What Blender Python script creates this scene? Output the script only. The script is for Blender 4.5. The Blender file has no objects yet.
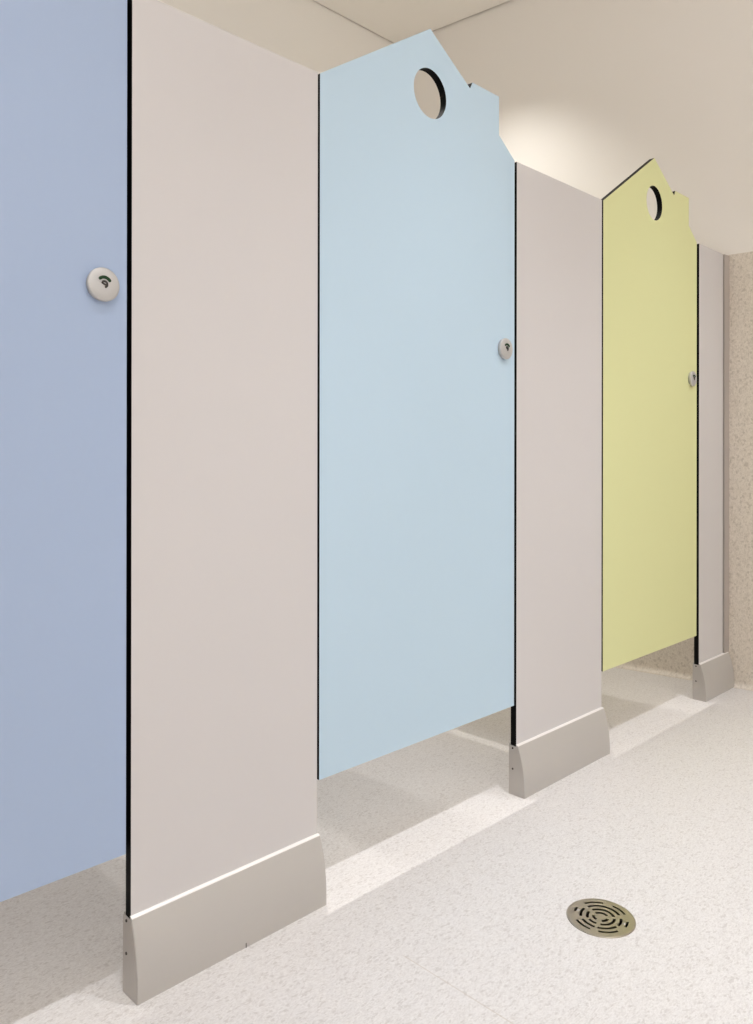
import bpy, bmesh, math, random
from mathutils import Vector, Matrix

scene = bpy.context.scene
coll = scene.collection

# ------------------------------------------------------------------ camera
D_CAM, H_CAM = 1.09, 0.810
yaw, pitch, roll = math.radians(44.765), math.radians(0.044), math.radians(0.0745)
F_PX = 786.35
cam_data = bpy.data.cameras.new('camera')
cam = bpy.data.objects.new('camera', cam_data)
coll.objects.link(cam)
fw = Vector((math.sin(yaw) * math.cos(pitch), math.cos(yaw) * math.cos(pitch), math.sin(pitch)))
rt = Vector((math.cos(yaw), -math.sin(yaw), 0))
up = rt.cross(fw)
R = rt * math.cos(roll) + up * math.sin(roll)
U = -rt * math.sin(roll) + up * math.cos(roll)
cam.matrix_world = Matrix(((R.x, U.x, -fw.x, 0), (R.y, U.y, -fw.y, -D_CAM), (R.z, U.z, -fw.z, H_CAM), (0, 0, 0, 1)))
cam_data.sensor_fit = 'AUTO'
cam_data.sensor_width = 36
cam_data.lens = F_PX / 1024 * 36
cam_data.shift_y = -(512 - 453.1) / 1024
cam_data.clip_start = 0.02
scene.camera = cam

# ------------------------------------------------------------------ world, exposure
world = bpy.data.worlds.new('world')
scene.world = world
world.use_nodes = True
world.node_tree.nodes['Background'].inputs[0].default_value = (1, 0.95, 0.88, 1)
world.node_tree.nodes['Background'].inputs[1].default_value = 0.0
scene.view_settings.view_transform = 'Standard'
scene.view_settings.look = 'None'
scene.view_settings.gamma = 1
scene.view_settings.use_curve_mapping = False
scene.view_settings.exposure = 0.035
scene.cycles.max_bounces = 16
scene.cycles.diffuse_bounces = 12

# ------------------------------------------------------------------ lights: ceiling downlights
Z_CEIL = 2.7008
STALL_X = (0.30, 1.29, 2.28)


def downlight(x, y, power, col=(0.985, 0.99, 1), size=80, blend=1.0):
    l = bpy.data.lights.new('downlight', 'SPOT')
    l.energy = power
    l.color = col
    l.spot_size = math.radians(size)
    l.spot_blend = blend
    l.shadow_soft_size = 0.014
    o = bpy.data.objects.new('downlight', l)
    coll.objects.link(o)
    o.location = (x, y, Z_CEIL - 0.005)
    return o


CORR_W, STALL_W, BACK_W, WIDE_W = 72, 86, 22, 46
CORR_COL, STALL_COL = (0.96, 0.99, 1.065), (1.0, 0.985, 0.955)
for x, cw, sw in ((-1.68, 0.6, 0), (-0.69, 0.6, 0.35), (STALL_X[0], 0.85, 0.62), (STALL_X[1], 1.25, 1.08), (STALL_X[2], 1.2, 0.78)):
    downlight(x, -0.78, CORR_W * cw, CORR_COL, size=75)
    downlight(x, -2.3, BACK_W, CORR_COL)
    if sw:
        downlight(x, 0.767, STALL_W * sw, STALL_COL, size=94, blend=1.0)

# added fill lamp behind the viewer, aimed up to brighten ceiling and room
l = bpy.data.lights.new('fill_light', 'AREA')
l.shape = 'RECTANGLE'
l.size, l.size_y = 4.2, 0.22
l.energy = WIDE_W
l.color = (0.98, 0.99, 1.03)
o = bpy.data.objects.new('fill_light', l)
coll.objects.link(o)
o.location = (0.2, -3.2, 2.0)
o.rotation_euler = (math.radians(90 + 62), 0, 0)


# ------------------------------------------------------------------ materials
def new_mat(name, col, rough=0.6, metal=0.0, spec=0.5):
    m = bpy.data.materials.new(name)
    m.use_nodes = True
    b = m.node_tree.nodes['Principled BSDF']
    b.inputs['Base Color'].default_value = (*col, 1)
    b.inputs['Roughness'].default_value = rough
    b.inputs['Metallic'].default_value = metal
    b.inputs['Specular IOR Level'].default_value = spec
    return m


def N(m, kind, **kw):
    n = m.node_tree.nodes.new(kind)
    for k, v in kw.items():
        setattr(n, k, v)
    return n


def laminate(name, col):
    """matt laminate with a very fine emboss and a faint tonal drift"""
    m = new_mat(name, col, 0.55, 0, 0.3)
    nt = m.node_tree
    b = nt.nodes['Principled BSDF']
    tc = N(m, 'ShaderNodeTexCoord')
    n1 = N(m, 'ShaderNodeTexNoise')
    n1.inputs['Scale'].default_value = 900
    n1.inputs['Detail'].default_value = 1
    nt.links.new(tc.outputs['Object'], n1.inputs['Vector'])
    bp = N(m, 'ShaderNodeBump')
    bp.inputs['Strength'].default_value = 0.06
    bp.inputs['Distance'].default_value = 0.0005
    nt.links.new(n1.outputs['Fac'], bp.inputs['Height'])
    nt.links.new(bp.outputs['Normal'], b.inputs['Normal'])
    return m


def flecked(name, base, light, dark, rough, amount=1.0, scale=1.0, seam=None):
    """sheet vinyl: pale ground with small elongated chips"""
    m = new_mat(name, base, rough, 0, 0.35)
    nt = m.node_tree
    L = nt.links.new
    b = nt.nodes['Principled BSDF']
    tc = N(m, 'ShaderNodeTexCoord')
    cur = None

    def rgb(c):
        r = N(m, 'ShaderNodeRGB')
        r.outputs[0].default_value = (*c, 1)
        return r.outputs[0]
    cur = rgb(base)
    layers = [
        (150, 2.4, 20, light, 0.55, 0.15, 0.9),
        (170, 2.2, -50, dark, 0.60, 0.20, 0.50),
        (130, 2.6, 75, dark, 0.70, 0.15, 0.45),
        (180, 1.8, 130, light, 0.66, 0.10, 0.7),
        (105, 1.9, 10, dark, 0.90, 0.03, 0.9),
    ]
    for i, (sc, st, rot, col, th, soft, am) in enumerate(layers):
        mp = N(m, 'ShaderNodeMapping')
        mp.inputs['Rotation'].default_value = (0.3, 0.2, math.radians(rot))
        mp.inputs['Scale'].default_value = (1, st, 1.4)
        mp.inputs['Location'].default_value = (i * 3.1, i * 1.7, i * 0.37)
        L(tc.outputs['Object'], mp.inputs['Vector'])
        wn = N(m, 'ShaderNodeTexNoise')
        wn.inputs['Scale'].default_value = sc * 0.4 * scale
        L(mp.outputs['Vector'], wn.inputs['Vector'])
        ad = N(m, 'ShaderNodeMixRGB', blend_type='ADD')
        ad.inputs[0].default_value = 0.012
        L(mp.outputs['Vector'], ad.inputs[1])
        L(wn.outputs['Color'], ad.inputs[2])
        v = N(m, 'ShaderNodeTexVoronoi')
        v.inputs['Scale'].default_value = sc * scale
        L(ad.outputs[0], v.inputs['Vector'])
        sp = N(m, 'ShaderNodeSeparateColor')
        L(v.outputs['Color'], sp.inputs[0])
        mr = N(m, 'ShaderNodeMapRange')
        mr.inputs['From Min'].default_value = th
        mr.inputs['From Max'].default_value = th + soft
        mr.inputs['To Max'].default_value = am * amount
        L(sp.outputs[0], mr.inputs['Value'])
        mx = N(m, 'ShaderNodeMixRGB')
        L(mr.outputs[0], mx.inputs[0])
        L(cur, mx.inputs[1])
        mx.inputs[2].default_value = (*col, 1)
        cur = mx.outputs[0]
    if seam is not None:
        # welded joint line in the sheet, running across the room
        sx = N(m, 'ShaderNodeSeparateXYZ')
        L(tc.outputs['Object'], sx.inputs[0])
        s1 = N(m, 'ShaderNodeMath', operation='SUBTRACT')
        s1.inputs[1].default_value = seam
        L(sx.outputs[0], s1.inputs[0])
        s2 = N(m, 'ShaderNodeMath', operation='ABSOLUTE')
        L(s1.outputs[0], s2.inputs[0])
        s3 = N(m, 'ShaderNodeMath', operation='LESS_THAN')
        s3.inputs[1].default_value = 0.0009
        L(s2.outputs[0], s3.inputs[0])
        s4 = N(m, 'ShaderNodeMath', operation='LESS_THAN')
        s4.inputs[1].default_value = -0.22
        L(sx.outputs[1], s4.inputs[0])
        s5 = N(m, 'ShaderNodeMath', operation='MULTIPLY')
        L(s3.outputs[0], s5.inputs[0])
        L(s4.outputs[0], s5.inputs[1])
        s6 = N(m, 'ShaderNodeMath', operation='MULTIPLY')
        L(s5.outputs[0], s6.inputs[0])
        s6.inputs[1].default_value = 0.5
        mx = N(m, 'ShaderNodeMixRGB')
        L(s6.outputs[0], mx.inputs[0])
        L(cur, mx.inputs[1])
        mx.inputs[2].default_value = (0.45, 0.38, 0.31, 1)
        cur = mx.outputs[0]
    L(cur, b.inputs['Base Color'])
    return m


def brushed(name, col, rough, stretch, metal=1.0):
    m = new_mat(name, col, rough, metal)
    nt = m.node_tree
    b = nt.nodes['Principled BSDF']
    tc = N(m, 'ShaderNodeTexCoord')
    mp = N(m, 'ShaderNodeMapping')
    mp.inputs['Scale'].default_value = stretch
    n1 = N(m, 'ShaderNodeTexNoise')
    n1.inputs['Scale'].default_value = 60
    n1.inputs['Detail'].default_value = 3
    nt.links.new(tc.outputs['Object'], mp.inputs['Vector'])
    nt.links.new(mp.outputs['Vector'], n1.inputs['Vector'])
    mr = N(m, 'ShaderNodeMapRange')
    mr.inputs['To Min'].default_value = rough - 0.06
    mr.inputs['To Max'].default_value = rough + 0.06
    nt.links.new(n1.outputs['Fac'], mr.inputs['Value'])
    nt.links.new(mr.outputs[0], b.inputs['Roughness'])
    return m


M_FLOOR = flecked('floor_vinyl', (0.635, 0.61, 0.59), (0.72, 0.70, 0.68), (0.47, 0.435, 0.41), 0.45, amount=0.6, scale=1.7, seam=0.926)
M_WALLVINYL = flecked('wall_vinyl', (0.67, 0.61, 0.53), (0.75, 0.69, 0.61), (0.45, 0.395, 0.33), 0.5, amount=0.6, scale=0.85)
M_PAINT = new_mat('wall_paint', (0.82, 0.79, 0.745), 0.75, 0, 0.2)
M_CEIL = new_mat('ceiling_paint', (0.94, 0.91, 0.865), 0.85, 0, 0.15)
M_DARKGAP = new_mat('shadow_gap', (0.25, 0.21, 0.17), 0.9)
M_BLACK = new_mat('laminate_core', (0.003, 0.0025, 0.0025), 0.6, 0, 0.1)
M_GREY = laminate('laminate_greige', (0.625, 0.605, 0.605))
M_BLUE = laminate('laminate_cornflower', (0.38, 0.475, 0.655))
M_SKY = laminate('laminate_sky', (0.51, 0.66, 0.785))
M_YELLOW = laminate('laminate_lemon', (0.70, 0.72, 0.385))
M_ALU = brushed('anodised_aluminium', (0.54, 0.52, 0.495), 0.5, (1, 8, 30), 0.35)
M_ALU_CAP = brushed('cast_aluminium', (0.50, 0.475, 0.45), 0.42, (30, 8, 1), 0.6)
M_ALU_CH = brushed('channel_aluminium', (0.50, 0.46, 0.43), 0.45, (30, 30, 1), 0.4)
M_RIM_GLINT = new_mat('aluminium_edge_glint', (0.88, 0.86, 0.84), 0.35, 0.25)  # paler than the shoe metal, glint of the top edge as colour
M_SATIN = new_mat('satin_lock', (0.52, 0.515, 0.51), 0.45, 0.35)
M_DRAIN = brushed('drain_nickel', (0.52, 0.48, 0.41), 0.32, (6, 1, 1))
M_SCREW = new_mat('screw_dark', (0.06, 0.05, 0.045), 0.45, 0.8)
M_GREEN = new_mat('indicator_green', (0.006, 0.042, 0.012), 0.5, 0, 0.25)
M_HOLE = new_mat('recess_dark', (0.03, 0.027, 0.025), 0.6)
M_SUMP = new_mat('sump_dark', (0.05, 0.035, 0.025), 0.7)


# ------------------------------------------------------------------ helpers
def link(name, bm, mats, parent=None, loc=None, smooth=False):
    me = bpy.data.meshes.new(name)
    bmesh.ops.recalc_face_normals(bm, faces=bm.faces)
    bm.to_mesh(me)
    bm.free()
    for m in (mats if isinstance(mats, (list, tuple)) else [mats]):
        me.materials.append(m)
    if smooth:
        for p in me.polygons:
            p.use_smooth = True
        me.set_sharp_from_angle(angle=math.radians(35))
    o = bpy.data.objects.new(name, me)
    coll.objects.link(o)
    if parent:
        o.parent = parent
    if loc:
        o.location = loc
    return o


def thing(name, label, cat, loc, group=None):
    o = bpy.data.objects.new(name, None)
    coll.objects.link(o)
    o.empty_display_size = 0.1
    o.location = loc
    o['label'] = label
    o['kind'] = 'thing'
    o['category'] = cat
    if group:
        o['group'] = group
    return o


def struct(name, bm, mats, **kw):
    o = link(name, bm, mats, **kw)
    o['kind'] = 'structure'
    return o


def box(bm, a, b, mat=0):
    x0, y0, z0 = a
    x1, y1, z1 = b
    v = [bm.verts.new(p) for p in ((x0, y0, z0), (x1, y0, z0), (x1, y1, z0), (x0, y1, z0),
                                   (x0, y0, z1), (x1, y0, z1), (x1, y1, z1), (x0, y1, z1))]
    for q in ((0, 3, 2, 1), (4, 5, 6, 7), (0, 1, 5, 4), (1, 2, 6, 5), (2, 3, 7, 6), (3, 0, 4, 7)):
        f = bm.faces.new([v[i] for i in q])
        f.material_index = mat
    return v


def prism(bm, pts, y0, y1, side_mat=0, holes=(), face_mat=0):
    """flat board: outline (x, z) extruded from y0 to y1; its cut edges get side_mat"""
    loops = [pts] + list(holes)
    fr, bk = [], []
    for lp in loops:
        fr.append([bm.verts.new((x, y0, z)) for x, z in lp])
        bk.append([bm.verts.new((x, y1, z)) for x, z in lp])
    for vs in (fr, bk):
        es = []
        for lp in vs:
            for i in range(len(lp)):
                es.append(bm.edges.new((lp[i], lp[(i + 1) % len(lp)])))
        r = bmesh.ops.triangle_fill(bm, edges=es, use_beauty=True, use_dissolve=False)
        for g in r['geom']:
            if isinstance(g, bmesh.types.BMFace):
                g.material_index = face_mat
    for a, b in zip(fr, bk):
        n = len(a)
        for i in range(n):
            f = bm.faces.new((a[i], a[(i + 1) % n], b[(i + 1) % n], b[i]))
            f.material_index = side_mat


def circle(cx, cz, r, n=72):
    return [(cx + r * math.cos(2 * math.pi * i / n), cz + r * math.sin(2 * math.pi * i / n)) for i in range(n)]


def lathe_y(bm, prof, cx, cz, n=64):
    """profile of (radius, y) revolved around a horizontal axis through (cx, cz)"""
    rings = []
    for r, y in prof:
        if r < 1e-7:
            rings.append([bm.verts.new((cx, y, cz))])
        else:
            rings.append([bm.verts.new((cx + r * math.cos(2 * math.pi * i / n), y, cz + r * math.sin(2 * math.pi * i / n))) for i in range(n)])
    for a, b in zip(rings, rings[1:]):
        for i in range(n):
            j = (i + 1) % n
            if len(a) == 1:
                bm.faces.new((a[0], b[i], b[j]))
            elif len(b) == 1:
                bm.faces.new((a[i], a[j], b[0]))
            else:
                bm.faces.new((a[i], a[j], b[j], b[i]))


# ------------------------------------------------------------------ setting
X_LEFT, Y_FRONT, Y_BACK = -2.6, -3.3, 1.4317
SKEW = -0.1285


def wall_x(y):
    return 2.8175 + SKEW * y


DR_X, DR_Y, DR_R = 1.2462, -0.3912, 0.0586

# floor: one sheet with the round opening of the drain
bm = bmesh.new()
outer = [bm.verts.new(p) for p in ((X_LEFT, Y_FRONT, 0), (wall_x(Y_FRONT), Y_FRONT, 0), (wall_x(Y_BACK), Y_BACK, 0), (X_LEFT, Y_BACK, 0))]
inner = [bm.verts.new((DR_X + (DR_R - 0.004) * math.cos(2 * math.pi * i / 64), DR_Y + (DR_R - 0.004) * math.sin(2 * math.pi * i / 64), 0)) for i in range(64)]
es = []
for lp in (outer, inner):
    for i in range(len(lp)):
        es.append(bm.edges.new((lp[i], lp[(i + 1) % len(lp)])))
bmesh.ops.triangle_fill(bm, edges=es, use_beauty=True)
for f in bm.faces:
    f.normal_update()
    if f.normal.z < 0:
        f.normal_flip()
me = bpy.data.meshes.new('floor')
bm.to_mesh(me)
bm.free()
me.materials.append(M_FLOOR)
floor = bpy.data.objects.new('floor', me)
coll.objects.link(floor)
floor['kind'] = 'structure'

Z_VINYL = 1.5087
GAP = 0.007
T = 0.1


def slanted_box(bm, x_off0, x_off1, y0, y1, z0, z1):
    p = [(wall_x(y0) + x_off0, y0), (wall_x(y0) + x_off1, y0), (wall_x(y1) + x_off1, y1), (wall_x(y1) + x_off0, y1)]
    v = [bm.verts.new((x, y, z0)) for x, y in p] + [bm.verts.new((x, y, z1)) for x, y in p]
    for q in ((0, 3, 2, 1), (4, 5, 6, 7), (0, 1, 5, 4), (1, 2, 6, 5), (2, 3, 7, 6), (3, 0, 4, 7)):
        bm.faces.new([v[i] for i in q])


# right (end) wall: painted above, vinyl-clad dado with coved foot below
bm = bmesh.new()
slanted_box(bm, 0.002, T, Y_FRONT, Y_BACK, 0, Z_CEIL + 0.03)
struct('wall_right', bm, M_PAINT)

bm = bmesh.new()
RC = 0.022
prof = [(0.0, Z_VINYL - 0.0015), (0.0015, Z_VINYL), (0.0021, Z_VINYL)]
foot = [(-RC + RC * math.cos(a), RC - RC * math.sin(a)) for a in [math.radians(k) for k in range(0, 91, 10)]]
section = [(0.0021, Z_VINYL), (0.0, Z_VINYL), (0.0, RC)] + foot[1:-1] + [(-RC, 0.0005)]
rows = []
for y in (Y_FRONT, Y_BACK):
    rows.append([bm.verts.new((wall_x(y) + dx, y, z)) for dx, z in section])
for i in range(len(section) - 1):
    bm.faces.new((rows[0][i], rows[1][i], rows[1][i + 1], rows[0][i + 1]))
for f in bm.faces:
    f.normal_update()
me = bpy.data.meshes.new('trim_1')
bm.to_mesh(me)
bm.free()
me.materials.append(M_WALLVINYL)
for p in me.polygons:
    p.use_smooth = True
me.set_sharp_from_angle(angle=math.radians(35))
dado = bpy.data.objects.new('trim_1', me)
coll.objects.link(dado)
dado['kind'] = 'structure'

bm = bmesh.new()
box(bm, (X_LEFT - T, Y_BACK, 0), (wall_x(Y_BACK) + T, Y_BACK + T, Z_CEIL + 0.03))
struct('wall_back', bm, M_PAINT)
bm = bmesh.new()
box(bm, (X_LEFT - T, Y_FRONT - T, 0), (wall_x(Y_FRONT) + T, Y_FRONT, Z_CEIL + 0.03))
struct('wall_front', bm, M_PAINT)
bm = bmesh.new()
box(bm, (X_LEFT - T, Y_FRONT, 0), (X_LEFT, Y_BACK, Z_CEIL + 0.03))
struct('wall_left', bm, M_PAINT)

# ceiling, held a few millimetres off the walls by a shadow gap
bm = bmesh.new()
p = [(X_LEFT + GAP, Y_FRONT + GAP), (wall_x(Y_FRONT) - GAP, Y_FRONT + GAP), (wall_x(Y_BACK) - GAP, Y_BACK - GAP), (X_LEFT + GAP, Y_BACK - GAP)]
v = [bm.verts.new((x, y, Z_CEIL)) for x, y in p] + [bm.verts.new((x, y, Z_CEIL + 0.008)) for x, y in p]
for q in ((0, 3, 2, 1), (4, 5, 6, 7), (0, 1, 5, 4), (1, 2, 6, 5), (2, 3, 7, 6), (3, 0, 4, 7)):
    bm.faces.new([v[i] for i in q])
struct('ceiling', bm, M_CEIL)
bm = bmesh.new()
box(bm, (X_LEFT - T, Y_FRONT - T, Z_CEIL + 0.009), (wall_x(Y_FRONT) + T, Y_BACK + T, Z_CEIL + 0.05))
struct('trim_2', bm, M_DARKGAP)

# ------------------------------------------------------------------ cubicle doors
THK = 0.0162
Z_TOP, Z_BOT = 1.503, 0.2155
W_DOOR = 0.6045


def house_outline():
    return [(0, Z_BOT), (W_DOOR, Z_BOT), (W_DOOR, 1.5025), (0.5432, 1.5460), (0.5432, 1.6345),
            (0.4445, 1.6345), (0.4365, 1.6185), (0.303, 1.7000), (0, 1.5030)]


def arc_plate(bm, cx, cz, r0, r1, a0, a1, y0, y1, n=20):
    pts = []
    for i in range(n + 1):
        a = a0 + (a1 - a0) * i / n
        pts.append((cx + r1 * math.cos(a), cz + r1 * math.sin(a)))
    rm, hw = (r0 + r1) / 2, (r1 - r0) / 2
    for k in range(1, 6):
        b = a1 + math.pi * k / 6
        pts.append((cx + rm * math.cos(a1) + hw * math.cos(b), cz + rm * math.sin(a1) + hw * math.sin(b)))
    for i in range(n + 1):
        a = a1 - (a1 - a0) * i / n
        pts.append((cx + r0 * math.cos(a), cz + r0 * math.sin(a)))
    for k in range(1, 6):
        b = a0 + math.pi + math.pi * k / 6
        pts.append((cx + rm * math.cos(a0) + hw * math.cos(b), cz + rm * math.sin(a0) + hw * math.sin(b)))
    prism(bm, pts, y0, y1)


def make_door(x, mat, label, lock_in=0.0425):
    t = thing('cubicle_door', label, 'door', (x, 0, 0), 'house-shaped cubicle doors')
    bm = bmesh.new()
    prism(bm, house_outline(), 0, THK, side_mat=1, holes=[circle(0.3035, 1.5643, 0.0513)])
    link('door_leaf', bm, [mat, M_BLACK], t)
    # occupancy lock
    cx, cz, r, h = W_DOOR - lock_in, 1.0537, 0.0245, 0.0092
    bm = bmesh.new()
    lathe_y(bm, [(r - 0.0015, -0.0001), (r - 0.001, -0.004), (r, -0.0055), (r, -h + 0.0020), (r - 0.0008, -h + 0.0008),
                 (r - 0.0025, -h), (r * 0.5, -h - 0.0004), (0, -h - 0.0005)], cx, cz)
    lock = link('lock_indicator', bm, M_SATIN, t, smooth=True)
    lock['label'] = 'round satin lock with a green indicator arc'
    bm = bmesh.new()
    arc_plate(bm, cx, cz, 0.0078, 0.0124, math.radians(38), math.radians(130), -h - 0.0012, -h + 0.001)
    link('indicator_window', bm, M_GREEN, lock)
    bm = bmesh.new()
    arc_plate(bm, cx, cz, 0.0028, 0.0058, math.radians(-62), math.radians(125), -h - 0.0011, -h + 0.001)
    link('release_slot', bm, M_HOLE, lock)
    bm = bmesh.new()
    c, s = math.cos(math.radians(-28)), math.sin(math.radians(-28))
    rect = [(-0.0048, -0.0011), (0.0026, -0.0011), (0.0026, 0.0011), (-0.0048, 0.0011)]
    prism(bm, [(cx + a * c - b * s, cz + a * s + b * c) for a, b in rect], -h - 0.0016, -h + 0.001)
    link('release_pin', bm, M_SCREW, lock)
    # hinges, fixed behind the left edge of the leaf
    for hz in (0.42, 1.30):
        bm = bmesh.new()
        box(bm, (-0.03, THK, hz - 0.035), (0.03, THK + 0.006, hz + 0.035))
        lathe = bmesh.ops.create_cone(bm, cap_ends=True, segments=20, radius1=0.006, radius2=0.006, depth=0.075)
        for vv in lathe['verts']:
            vv.co += Vector((-0.002, THK + 0.008, hz))
        link('hinge', bm, M_ALU_CAP, t)
    return t


make_door(0.5585 - W_DOOR, M_BLUE, 'cornflower-blue cubicle door at the left edge, nearest of the three', lock_in=0.0395)
make_door(0.9350, M_SKY, 'pale sky-blue house-shaped cubicle door with round hole, middle of the three')
make_door(1.9530, M_YELLOW, 'lemon-yellow house-shaped cubicle door with round hole, farthest of the three')

# ------------------------------------------------------------------ fixed panels between the doors
Z_SHOE = 0.120


def shoe_profile():
    """front curve of the kick shoe as (y, z), from the floor up"""
    out = []
    for k in range(13):
        z = Z_SHOE * k / 12
        s = k / 12
        out.append((-0.0245 + 0.0186 * s ** 2.6, z * 0.978))
    return out


def make_shoe(parent, w, right_skew=0.0):
    over = 0.0015
    bm = bmesh.new()
    fr = shoe_profile()
    sec = fr + [(-0.0030, Z_SHOE - 0.0008), (0.0000, Z_SHOE + 0.0006), (0.0000, Z_SHOE - 0.012), (THK, Z_SHOE - 0.012), (THK, Z_SHOE),
                (THK + 0.003, Z_SHOE), (THK + 0.0038, Z_SHOE - 0.02), (THK + 0.004, 0.0)]
    xs = (-over, w + over)
    rows = [[bm.verts.new((x + (right_skew * y if x > 0 else 0), y, z)) for y, z in sec] for x in xs]
    n = len(sec)
    for i in range(n):
        bm.faces.new((rows[0][i], rows[0][(i + 1) % n], rows[1][(i + 1) % n], rows[1][i]))
    for r in rows:
        bm.faces.new(r)
    sh = link('kick_shoe', bm, M_ALU, parent, smooth=True)
    sh['label'] = 'flared brushed aluminium shoe at the foot of the panel'
    # lip along the top of the shoe, its highlight put into the colour
    bm = bmesh.new()
    lip = [(-0.0060, Z_SHOE - 0.0024), (-0.0052, Z_SHOE - 0.0010), (-0.0030, Z_SHOE + 0.0008), (0.0001, Z_SHOE + 0.0008), (0.0001, Z_SHOE - 0.0032)]
    ends = [[bm.verts.new((x + (right_skew * y if x > 0 else 0), y, z)) for y, z in lip] for x in (xs[0] + 0.0002, xs[1] - 0.0002)]
    for i in range(5):
        bm.faces.new((ends[0][i], ends[0][(i + 1) % 5], ends[1][(i + 1) % 5], ends[1][i]))
    for r in ends:
        bm.faces.new(r)
    link('rim', bm, M_RIM_GLINT, sh)
    for side in (0, 1):
        x0 = xs[0] - 0.0012 if side == 0 else xs[1] - 0.0004
        x1 = x0 + 0.0016
        pts = [(y + 0.0012, max(z, 0.0004)) for y, z in fr if z < Z_SHOE - 0.006] + [(-0.0055, Z_SHOE - 0.0045), (THK + 0.0022, Z_SHOE - 0.003), (THK + 0.0030, Z_SHOE - 0.02), (THK + 0.0032, 0.0004)]
        bm = bmesh.new()
        vs = [[bm.verts.new((x + (right_skew * y if side else 0), y, z)) for y, z in pts] for x in (x0, x1)]
        m = len(pts)
        for i in range(m):
            bm.faces.new((vs[0][i], vs[0][(i + 1) % m], vs[1][(i + 1) % m], vs[1][i]))
        for r in vs:
            bm.faces.new(r)
        cap = link('end_cap', bm, M_ALU_CAP, sh)
        if side == 0:
            for sy, sz in ((0.0085, Z_SHOE - 0.009), (0.0085, 0.062)):
                bm = bmesh.new()
                r = bmesh.ops.create_cone(bm, cap_ends=True, segments=20, radius1=0.0026, radius2=0.0020, depth=0.0014)
                bmesh.ops.rotate(bm, verts=r['verts'], cent=(0, 0, 0), matrix=Matrix.Rotation(-math.pi / 2, 3, 'Y'))
                for vv in r['verts']:
                    vv.co += Vector((x0 - 0.0004, sy, sz))
                link('screw', bm, M_SCREW, sh)
    return sh


def make_panel(x0, x1, label, wall=False):
    t = thing('partition_panel', label, 'partition panel', (x0, 0, 0), 'grey fixed panels between the cubicle doors')
    w = x1 - x0
    bm = bmesh.new()
    prism(bm, [(0, Z_SHOE - 0.011), (w, Z_SHOE - 0.011), (w, Z_TOP), (0, Z_TOP)], 0.0002, THK - 0.0002, side_mat=1)
    link('panel_board', bm, [M_GREY, M_BLACK], t)
    # strip added behind the door's closing edge to block light through the gap
    bm = bmesh.new()
    box(bm, (-0.0102, THK + 0.0002, Z_BOT), (0.010, THK + 0.004, Z_TOP - 0.002))
    link('gap_blocker', bm, M_BLACK, t)
    make_shoe(t, w if not wall else wall_x(0) - x0 - 0.011, SKEW if wall else 0)
    if wall:
        # aluminium channel that takes the panel at the end wall
        bm = bmesh.new()
        g = 0.0035
        a0, a1 = w + g, wall_x(0) - x0 - 0.0006
        pts = [(a0, -0.0045), (a1 + SKEW * -0.0045, -0.0045), (a1 + SKEW * 0.018, 0.018), (a0, 0.018)]
        lo = [bm.verts.new((x, y, Z_SHOE - 0.002)) for x, y in pts]
        hi = [bm.verts.new((x, y, Z_TOP + 0.0)) for x, y in pts]
        for i in range(4):
            bm.faces.new((lo[i], lo[(i + 1) % 4], hi[(i + 1) % 4], hi[i]))
        bm.faces.new(lo)
        bm.faces.new(hi)
        bmesh.ops.bevel(bm, geom=[e for e in bm.edges if abs(e.verts[0].co.z - e.verts[1].co.z) > 0.5], offset=0.0012, segments=2, affect='EDGES')
        c = link('wall_channel', bm, M_ALU_CH, t)
        c['label'] = 'narrow aluminium channel against the speckled wall'
        bm = bmesh.new()
        box(bm, (w - 0.001, 0.004, Z_SHOE - 0.002), (w + g + 0.001, 0.009, Z_TOP - 0.001))
        link('gap_shade', bm, M_BLACK, t)  # black strip standing in for the shade in the gap beside the channel
    return t


first = make_panel(0.5666, 0.9300, 'wide grey laminate panel on an aluminium shoe, between the two blue doors')
make_panel(1.5492, 1.9460, 'grey laminate panel on an aluminium shoe, between the pale blue and yellow doors')
make_panel(2.5764, 2.7723, 'narrow grey laminate panel beside the yellow door, against the speckled end wall', wall=True)
make_panel(-0.4520, -0.0560, 'grey laminate panel hinging the cornflower-blue door, beyond the left edge')

# small nick in the foot of the first shoe where the floor joint meets it
shoe = next(c for c in first.children if c.name.startswith('kick_shoe'))
bm = bmesh.new()
box(bm, (0.1900, -0.0252, 0.0), (0.1910, -0.0235, 0.0075))
link('joint_mark', bm, M_SCREW, shoe)


# ------------------------------------------------------------------ side partitions between the cubicles
def make_partition(x, label):
    t = thing('side_partition', label, 'partition', (x, 0.03, 0), 'side partitions between the cubicles')
    bm = bmesh.new()
    zb = 0.135
    L0, L1 = THK - 0.0298, Y_BACK - 0.0301
    v = box(bm, (-THK / 2, L0, zb), (THK / 2, L1, Z_TOP))
    for f in bm.faces:
        f.normal_update()
        f.material_index = 0 if abs(f.normal.x) > 0.5 else 1
    link('partition_board', bm, [M_GREY, M_BLACK], t)
    for y in (1.0,):
        bm = bmesh.new()
        r = bmesh.ops.create_cone(bm, cap_ends=True, segments=24, radius1=0.009, radius2=0.009, depth=zb + 0.006)
        for vv in r['verts']:
            vv.co += Vector((0, y, (zb + 0.006) / 2))
        r = bmesh.ops.create_cone(bm, cap_ends=True, segments=32, radius1=0.03, radius2=0.026, depth=0.008)
        for vv in r['verts']:
            vv.co += Vector((0, y, 0.004))
        link('foot', bm, M_ALU_CAP, t, smooth=True)
    return t


make_partition(0.768, 'grey side partition standing behind the wide grey panel')
make_partition(1.7775, 'grey side partition standing behind the grey panel left of the yellow door')
make_partition(-0.27, 'grey side partition of the nearest cubicle, beyond the left edge')

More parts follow.
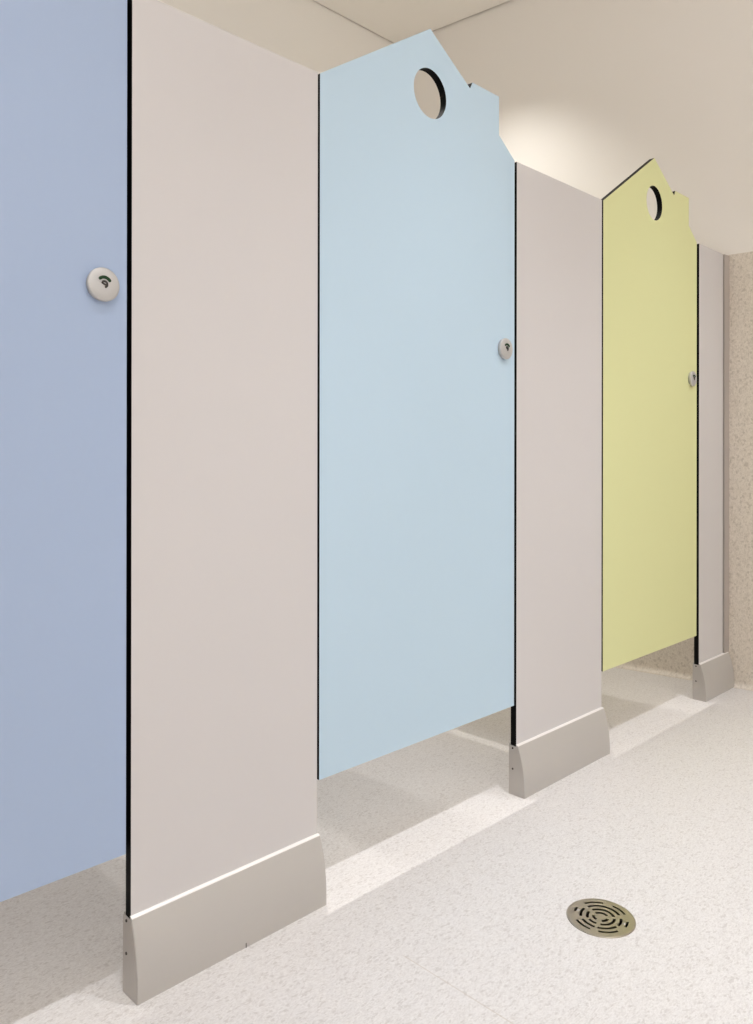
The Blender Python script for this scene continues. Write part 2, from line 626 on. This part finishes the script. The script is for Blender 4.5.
# ------------------------------------------------------------------ floor drain
dr = thing('floor_drain', 'round nickel floor drain with concentric slots, set in the speckled floor', 'drain', (DR_X, DR_Y, 0))
seg = 180
rot0 = 0.0


def slot_ring(r0, r1, spans):
    return (r0, r1, [(math.radians(a), math.radians(b)) for a, b in spans])


rings = [
    slot_ring(0.0095, 0.0145, [(-30, 75), (108, 172), (217, 284)]),
    slot_ring(0.0203, 0.0252, [(-44, 68), (88, 140), (152, 190), (207, 300)]),
    slot_ring(0.0314, 0.0363, [(-36, 70), (86, 130), (147, 192), (201, 258), (266, 305)]),
    slot_ring(0.0424, 0.0467, [(25, 67), (93, 112), (145, 186), (204, 247), (275, 296), (324, 361)]),
]


def in_slot(rm, am):
    for r0, r1, sp in rings:
        if r0 <= rm <= r1:
            for a, b in sp:
                aa = (am - a) % (2 * math.pi)
                if aa <= (b - a) % (2 * math.pi + 1e-9):
                    return True
    return False


rad = [0.0]
for r0, r1, _ in rings:
    rad += [r0, r1]
rad += [DR_R - 0.003, DR_R - 0.0008, DR_R]
zz = {len(rad) - 1: 0.0002, len(rad) - 2: 0.0014}
bm = bmesh.new()
grid = {}
for i, r in enumerate(rad):
    for k in range(seg):
        if i == 0:
            if k == 0:
                c0 = bm.verts.new((0, 0, 0.0018))
            grid[i, k] = c0
        else:
            a = 2 * math.pi * k / seg
            grid[i, k] = bm.verts.new((r * math.cos(a + rot0), r * math.sin(a + rot0), zz.get(i, 0.0018)))
for i in range(len(rad) - 1):
    for k in range(seg):
        am = 2 * math.pi * (k + 0.5) / seg
        if in_slot((rad[i] + rad[i + 1]) / 2, am):
            continue
        vs = [grid[i, k], grid[i + 1, k], grid[i + 1, (k + 1) % seg], grid[i, (k + 1) % seg]]
        if i == 0:
            vs = vs[:3]
        bm.faces.new(vs)
for v in [v for v in bm.verts if not v.link_faces]:
    bm.verts.remove(v)
for f in bm.faces:
    f.normal_update()
    if f.normal.z < 0:
        f.normal_flip()
# give the grate its thickness: walls of the slots
bedges = [e for e in bm.edges if e.is_boundary and (e.verts[0].co.xy.length < DR_R - 0.005)]
ret = bmesh.ops.extrude_edge_only(bm, edges=bedges)
for v in [g for g in ret['geom'] if isinstance(g, bmesh.types.BMVert)]:
    v.co.z -= 0.004
me = bpy.data.meshes.new('grate')
bm.to_mesh(me)
bm.free()
me.materials.append(M_DRAIN)
g = bpy.data.objects.new('grate', me)
coll.objects.link(g)
g.parent = dr

bm = bmesh.new()
n = 48
rs = DR_R - 0.0045
top = [bm.verts.new((rs * math.cos(2 * math.pi * i / n), rs * math.sin(2 * math.pi * i / n), -0.0001)) for i in range(n)]
bot = [bm.verts.new((rs * 0.9 * math.cos(2 * math.pi * i / n), rs * 0.9 * math.sin(2 * math.pi * i / n), -0.05)) for i in range(n)]
for i in range(n):
    bm.faces.new((top[i], top[(i + 1) % n], bot[(i + 1) % n], bot[i]))
bm.faces.new(bot)
link('sump', bm, M_SUMP, dr)
for ang in (104, 285):
    # countersunk fixing screws beside the two short outer slots
    bm = bmesh.new()
    r = bmesh.ops.create_uvsphere(bm, u_segments=20, v_segments=10, radius=0.0028)
    a = math.radians(ang)
    for vv in r['verts']:
        vv.co.z *= 0.35
        vv.co += Vector((0.0400 * math.cos(a), 0.0400 * math.sin(a), 0.0016))
    link('screw', bm, M_ALU_CAP, dr, smooth=True)
